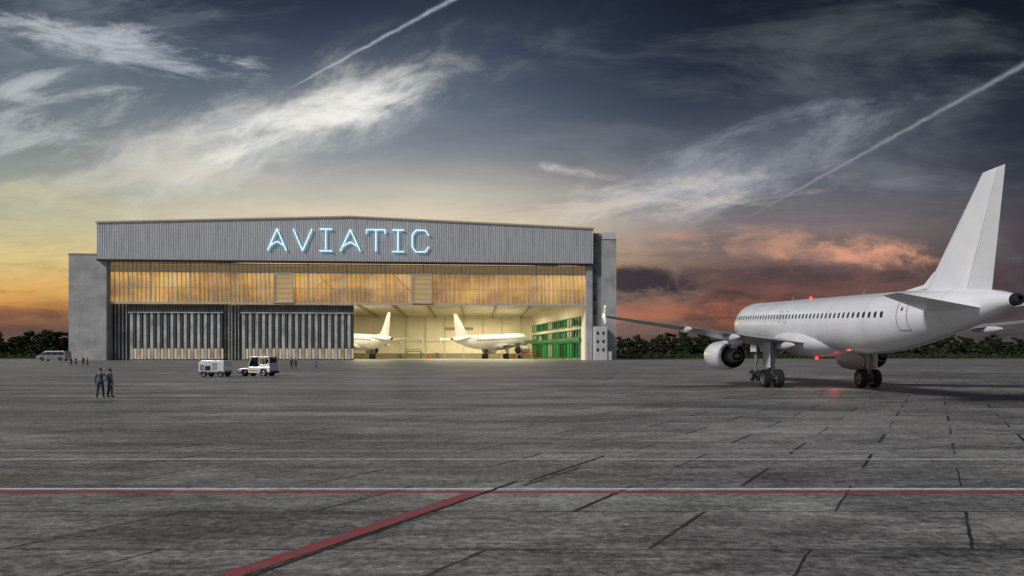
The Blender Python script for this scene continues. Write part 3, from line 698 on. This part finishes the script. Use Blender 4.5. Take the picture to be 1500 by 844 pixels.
# ---------------------------------------------------------------- people
def make_person(kind,top,bot,hairm,fingers=True):
    P=[];E=[];Rr=[];lab={}
    def jn(p,r): P.append(p);Rr.append(r);return len(P)-1
    def ed(a,b,l): E.append((a,b)); lab[(a,b)]=l
    pel=jn((0,0,.96),(.135,.115)); sp_=jn((0,.0,1.12),(.13,.105)); chs=jn((0,.0,1.32),(.17,.12)); nb=jn((0,.01,1.47),(.075,.07)); nk=jn((0,0,1.545),(.052,.055))
    h1=jn((0,-.01,1.60),(.062,.075)); h2=jn((0,-.012,1.68),(.076,.092)); h3=jn((0,0,1.755),(.055,.065))
    ed(pel,sp_,'top');ed(sp_,chs,'top');ed(chs,nb,'top');ed(nb,nk,'skin');ed(nk,h1,'skin');ed(h1,h2,'skin');ed(h2,h3,'skin')
    nose=jn((0,-.115,1.665),(.012,.014)); ed(h2,nose,'skin')
    sit=kind=='sit'
    for s in(-1,1):
        sh=jn((s*.19,.005,1.42),(.066,.066)); ed(chs,sh,'top')
        if kind=='phone' and s==1: el=(.30,-.10,1.20); wr=(.19,-.16,1.44); hd=(.125,-.10,1.58)
        elif kind=='hip' and s==-1: el=(-.36,.06,1.17); wr=(-.22,-.05,1.0); hd=(-.15,-.10,.98)
        elif kind=='talk' and s==1: el=(.25,.02,1.15); wr=(.17,-.2,1.1); hd=(.12,-.28,1.12)
        elif sit: el=(s*.24,-.08,1.17); wr=(s*.2,-.32,1.16); hd=(s*.18,-.42,1.2)
        else: el=(s*.245,.03,1.14); wr=(s*.25,-.05,.9); hd=(s*.245,-.07,.82)
        e=jn(el,(.053,.053));w=jn(wr,(.036,.033));h=jn(hd,(.036,.024))
        ed(sh,e,'top');ed(e,w,'top');ed(w,h,'skin')
        if fingers:
            wv=Vector(wr);hv=Vector(hd);d=(hv-wv).normalized(); side=d.orthogonal().normalized()
            for k,(o,Ln) in enumerate(((-.027,.062),(-.009,.078),(.009,.072),(.027,.055))):
                a=hv+side*o+d*.02; b=a+d*Ln*.6+side.cross(d)*.01; c=b+d*Ln*.4+side.cross(d)*.02
                i1=jn(tuple(a),(.010,.010));i2=jn(tuple(b),(.009,.009));i3=jn(tuple(c),(.008,.008)); ed(h,i1,'skin');ed(i1,i2,'skin');ed(i2,i3,'skin')
            a=wv+d*.03+side*-.035; b=a+d*.035-side*.02; i1=jn(tuple(a),(.012,.012)); i2=jn(tuple(b),(.009,.009)); ed(w,i1,'skin');ed(i1,i2,'skin')
        hp=jn((s*.085,0,.90),(.10,.10)); ed(pel,hp,'bot')
        if sit: kn=(s*.12,-.45,.92); an=(s*.12,-.5,.5); to=(s*.12,-.68,.44)
        else:
            sw=.05*(1 if s>0 else -1); kn=(s*.125,-.02+sw*.3,.50); an=(s*.155,.02+sw,.09); to=(s*.185,-.16+sw,.045)
        k=jn(kn,(.074,.078));a=jn(an,(.054,.056));t_=jn(to,(.045,.03)); ed(hp,k,'bot');ed(k,a,'bot');ed(a,t_,'shoe')
    me=bpy.data.meshes.new('sk'); me.from_pydata(P,E,[]); ob=bpy.data.objects.new('sk',me); COL.objects.link(ob)
    md=ob.modifiers.new('Skin','SKIN'); 
    for i,r in enumerate(Rr):
        v=me.skin_vertices[0].data[i]; v.radius=r; v.use_root=(i==0)
    md.use_smooth_shade=True
    sb=ob.modifiers.new('S','SUBSURF'); sb.levels=2; sb.render_levels=2
    dg=bpy.context.evaluated_depsgraph_get(); me2=bpy.data.meshes.new_from_object(ob.evaluated_get(dg))
    bpy.data.objects.remove(ob)
    me2.name='person'; me2.materials.clear()
    for m in(top,bot,M_skin,M_shoe): me2.materials.append(m)
    idx={'top':0,'bot':1,'skin':2,'shoe':3}
    segs=[(Vector(P[a]),Vector(P[b]),idx[lab[(a,b)]]) for a,b in E]
    for f in me2.polygons:
        c=f.center; best=9;bi=0
        for a,b,l in segs:
            ab=b-a; t=max(0,min(1,(c-a).dot(ab)/max(ab.length_squared,1e-9))); dd=(a+ab*t-c).length
            if dd<best: best=dd;bi=l
        if bi==3 and c.z>.12 and not sit: bi=1
        if bi==0 and c.z<.93 and abs(c.x)<.2 and not sit: bi=0 if c.z>.86 else 1
        f.material_index=bi; f.use_smooth=True
    o=bpy.data.objects.new('person',me2); COL.objects.link(o)
    mb=MB(); R=[]
    for i in range(7):
        t=i/6; a=t*math.pi*.5; z=1.66+.125*math.sin(a); r=math.cos(a)
        R.append([((.088*r+.002)*math.cos(q),.012+(.103*r+.002)*math.sin(q)*(1 if math.sin(q)>0 else .86),z+(.035 if math.sin(q)<-.2 and i==0 else 0)) for q in [2*math.pi*k/16 for k in range(16)]])
    mb.loft(R); mk('hair',mb,hairm,o,smooth=True)
    mb=MB()
    for s in(-1,1): mb.box(s*.03-.012,s*.03+.012,-.106,-.096,1.683,1.693)
    mb.box(-.025,.025,-.103,-.094,1.622,1.628); mk('face',mb,M_hair,o)
    return o
def put_person(o,px,feet,rz,sc,label,grp=None):
    dep=H*F/(feet-HY); x,y=at(px,dep); o.location=(x,y,0.0); o.rotation_euler=(0,0,math.radians(rz)); o.scale=(sc,)*3; tag(o,label,'person',grp); return o
pa=make_person('hip',M_bluej,M_navy,M_hair); put_person(pa,147,583,200,1.02,'person in blue-grey jacket standing with hand on hip','two people talking on the apron')
pb=make_person('phone',M_navy,M_navy2,M_hair); put_person(pb,161,582.5,150,1.0,'person in navy suit standing with hand raised to ear','two people talking on the apron')
pc=make_person('stand',M_navy2,M_navy2,M_hair); pd=make_person('talk',M_blue,M_blue,M_hair)
put_person(pc,427,540,170,1.08,'person in dark clothes standing before hangar'); put_person(pd,463,540,120,1.05,'person in blue overalls walking before hangar')
def cp(o,px,feet,rz,sc,label,grp=None): 
    n=copy_thing(o,(0,0,0)); put_person(n,px,feet,rz,sc,label,grp)
cp(pb,433,540,200,1.05,'person in navy suit standing before hangar')
for i,(px,rz,src,sc) in enumerate(((104,170,pc,1.15),(111,10,pa,1.1),(122,200,pc,1.15),(128,150,pb,1.12))):
    cp(src,px,535.5,rz,sc,'person in dark clothes standing near hangar corner','people near the hangar corner')

# ---------------------------------------------------------------- ground vehicles
def vwheel(parent,x,y,r,w): return wheel('wheel',parent,(x,y,r),r,w)
M_lampg=emis('lamp_glass',(.9,.9,.8),.6)
def tractor():
    dep=H*F/(551-HY); x,y=at(379,dep)
    r=empty('tow_tractor',(x,y,0),(0,0,math.radians(80)),label='white airport tow tractor with open driver cab',cat='tow tractor')
    b=MB()
    b.prism([(-2.0,.45),(-2.05,1.15),(.75,1.15),(.9,1.0),(2.0,.92),(2.12,.8),(2.12,.4),(1.75,.4),(1.6,.82),(.9,.82),(.75,.4),(-.7,.4),(-.85,.88),(-1.55,.88),(-1.7,.45)],-.95,.95,0)
    b.box(-.96,.96,2.08,2.22,.35,.6,1); b.box(-.96,.96,-2.15,-1.98,.35,.62,1)
    mk('body',b,[M_white,M_darkmetal],r,bevel=.05)
    c=MB()
    for sx in(-1,1):
        for yy,y2 in((-1.95,-1.85),(-.6,-.6),(.85,.45)): c.tube((sx*.86,yy,1.1),(sx*.82,y2,2.3),.06,n=6)
        c.box(sx*.88-.03,sx*.88+.03,-1.85,-.65,1.1,1.42)
    c.box(-.9,.9,-1.95,.6,2.28,2.38,0)
    c.box(-.85,.85,-1.95,-1.89,1.1,1.6,0)
    mk('cab',c,[M_white],r,bevel=.02)
    gl=MB(); gl.add([(-.8,.82,1.2),(.8,.82,1.2),(.78,.48,2.26),(-.78,.48,2.26)],[(0,1,2,3)]); mk('windscreen',gl,M_glassd,r,recalc=False)
    gl=MB(); gl.box(-.8,.8,-1.9,-1.87,1.62,2.25); mk('rear_window',gl,M_glassd,r)
    s=MB(); s.box(-.7,.7,-1.3,-.8,1.15,1.4); s.box(-.7,.7,-1.45,-1.3,1.15,1.95); mk('seat',s,M_darkmetal,r,bevel=.04)
    s=MB(); s.box(-.6,.6,.15,.65,1.15,1.5); s.tube((-.3,.1,1.55),(-.3,.2,1.5),.2,n=12); mk('dashboard',s,M_darkmetal,r)
    s=MB(); s.box(-.7,.7,-1.8,-1.5,1.15,1.6); mk('tool_box',s,M_yel,r,bevel=.03)
    for sx in(-1,1):
        vwheel(r,sx*.8,1.25,.46,.34); vwheel(r,sx*.8,-1.2,.48,.36)
        h=MB(); h.rev([(0,.1),(.04,.1),(.05,.01)],(sx*.6,2.1,.74),12); mk('headlight',h,M_lampg,r)
        h=MB(); h.box(sx*.955-.004,sx*.955+.004,-.6,.65,.6,.78); mk('stripe',h,M_orange,r)
    o=MB(); o.rev([(0,.1),(.16,.09),(.2,.01)],(0,-.9,2.38),12,axis='z'); mk('beacon',o,M_orange,r)
    return r,x,y
tr,tx,ty=tractor()
dr=make_person('sit',M_yel,M_navy,M_hair); dr.location=(tx+.78,ty-.55,.28); dr.rotation_euler=(0,0,math.radians(-100)); tag(dr,'seated driver in yellow high-visibility vest','person')
def gpu():
    dep=H*F/(552-HY); x,y=at(316,dep)
    r=empty('ground_power_cart',(x,y,0),(0,0,math.radians(84)),label='white wheeled ground power cart with service panels',cat='ground power unit')
    b=MB(); b.prism([(-1.55,.62),(-1.55,1.9),(1.3,1.95),(1.6,1.65),(1.6,.62)],-.85,.85,0)
    b.box(-.8,.8,-1.65,1.7,.42,.58,1)
    mk('body',b,[M_white,M_darkmetal],r,bevel=.05)
    for sx in(-1,1):
        for a,bb,z0,z1,m in((-1.5,-.9,.75,1.7,M_white2),(-.8,0,.75,1.75,M_white2),(.1,.8,.75,1.3,M_darkmetal),(.1,.8,1.4,1.8,M_white2),(.9,1.45,.75,1.45,M_silver)):
            p=MB(); p.box(sx*.862-.006,sx*.862+.006,a,bb,z0,z1,0); 
            if a==-.8:
                for k in range(6): p.box(sx*.872-.006,sx*.872+.006,a+.08,bb-.08,.85+k*.14,.91+k*.14,1)
            mk('panel',p,[m,M_darkmetal],r)
        vwheel(r,sx*.72,1.0,.38,.26); vwheel(r,sx*.72,-1.05,.38,.26)
    e=MB(); e.tube((.3,-1,1.9),(.3,-1,2.2),.06,n=8); mk('exhaust',e,M_darkmetal,r)
    e=MB(); e.tube((0,1.7,.5),(0,2.0,1.1),.05,n=8); mk('towbar',e,M_darkmetal,r)
    return r
gpu()
def van():
    dep=H*F/(529.0-HY); x,y=at(79,dep)
    r=empty('parked_van',(x,y,0),(0,0,math.radians(92)),label='silver panel van parked beside the hangar',cat='van',scale=1.85)
    b=MB(); b.prism([(2.9,.35),(2.95,.95),(2.3,1.2),(1.5,1.95),(1.1,2.1),(-2.75,2.1),(-2.95,1.9),(-3.0,.35),(-2.4,.35),(-2.2,.75),(-1.6,.75),(-1.4,.35),(1.3,.35),(1.5,.75),(2.1,.75),(2.3,.35)],-.98,.98)
    mk('body',b,M_silver,r,bevel=.06)
    for sx in(-1,1):
        for a,bb in((1.1,1.95),(-.1,1.0),(-1.3,-.2),(-2.6,-1.4)):
            w=MB(); t2=1.85 if a<1 else 1.7
            w.add([(sx*.985,a,1.3),(sx*.985,bb if a<1 else 2.0,1.3),(sx*.985,bb if a<1 else 1.55,t2),(sx*.985,a,t2)],[(0,1,2,3)])
            mk('window',w,M_glassd,r,recalc=False)
        vwheel(r,sx*.86,1.8,.36,.24);vwheel(r,sx*.86,-1.9,.36,.24)
    w=MB(); w.add([(-.85,2.28,1.24),(.85,2.28,1.24),(.8,1.56,1.93),(-.8,1.56,1.93)],[(0,1,2,3)]); mk('windscreen',w,M_glassd,r,recalc=False)
van()

# ---------------------------------------------------------------- trees
def tree_meshes(seed):
    rd=random.Random(seed); hgt=rd.uniform(14,20)
    t=MB(); t.tube((0,0,0),(0,0,hgt*.45),.42,.26,8)
    for k in range(7):
        a=rd.uniform(0,6.28); z=hgt*rd.uniform(.2,.5); p=(math.cos(a)*rd.uniform(2,4),math.sin(a)*rd.uniform(2,4),z+hgt*rd.uniform(.12,.35)); t.tube((0,0,z),p,.17,.05,6)
    c=MB()
    clumps=[]
    for k in range(26):
        a=rd.uniform(0,6.28); zz=rd.uniform(.12,1); rr=(5.4*(math.sin(math.pi*(.1+.82*zz))**.6))*rd.uniform(.3,1)
        clumps.append((math.cos(a)*rr,math.sin(a)*rr,hgt*(.08+zz*.84),rd.uniform(1.1,2.1)))
    for cx,cy,cz_,r in clumps:
        for j in range(46):
            d=Vector((rd.gauss(0,1),rd.gauss(0,1),rd.gauss(0,1))).normalized()*r*rd.uniform(.55,1.1); p=Vector((cx,cy,cz_))+Vector((d.x,d.y,d.z*.75))
            s=rd.uniform(.3,.6); n=(d.normalized()+Vector((rd.uniform(-.6,.6),rd.uniform(-.6,.6),rd.uniform(-.3,.9)))).normalized(); u=n.orthogonal().normalized()*s; v=n.cross(u)
            c.add([p-u-v*.6,p+u-v*.5,p+u*.6+v,p-u*.7+v*.7],[(0,1,2,3)])
    return t,c
protos=[]
for i in range(5):
    t,c=tree_meshes(100+i); r=empty('tree',(0,0,0),label='dark green broadleaf tree at apron edge',cat='tree',group='trees along the far apron edge')
    mk('trunk',t,M_bark,r,recalc=False); mk('crown',c,M_leaf,r,recalc=False); protos.append(r)
rd=random.Random(3); used=[False]*5
def place_tree(px,dep,sc):
    i=rd.randrange(5); x,y=at(px,dep); rz=rd.uniform(0,6.28); s=(sc*rd.uniform(1,1.3),sc*rd.uniform(1,1.3),sc)
    if not used[i]: used[i]=True; r=protos[i]; r.location=(x,y,0); r.rotation_euler=(0,0,rz); r.scale=s
    else: copy_thing(protos[i],(x,y,0),(0,0,rz),s)
px=-12
while px<112:
    place_tree(px,rd.uniform(455,475),rd.uniform(.95,1.14) if px>30 else rd.uniform(.75,.95)); place_tree(px+7,rd.uniform(490,510),rd.uniform(.85,1.12)); px+=rd.uniform(11,16)
px=896
while px<1530:
    place_tree(px,rd.uniform(455,475),rd.uniform(.62,1.0)); place_tree(px+8,rd.uniform(490,515),rd.uniform(.82,1.16)); px+=rd.uniform(13,19)
mb=MB()
for k in range(5200):
    x=rd.uniform(-420,520); y=rd.uniform(440,452); z=abs(rd.gauss(0,1.3)); s=rd.uniform(.5,1.0)
    n=Vector((rd.uniform(-1,1),-1,rd.uniform(0,1))).normalized(); u=n.orthogonal().normalized()*s; v=n.cross(u); p=Vector((x,y,z+.3))
    mb.add([p-u-v,p+u-v,p+u+v,p-u+v],[(0,1,2,3)])
tag(mk('undergrowth',mb,M_leaf,recalc=False),label='dark low undergrowth beneath distant trees',kind='stuff')
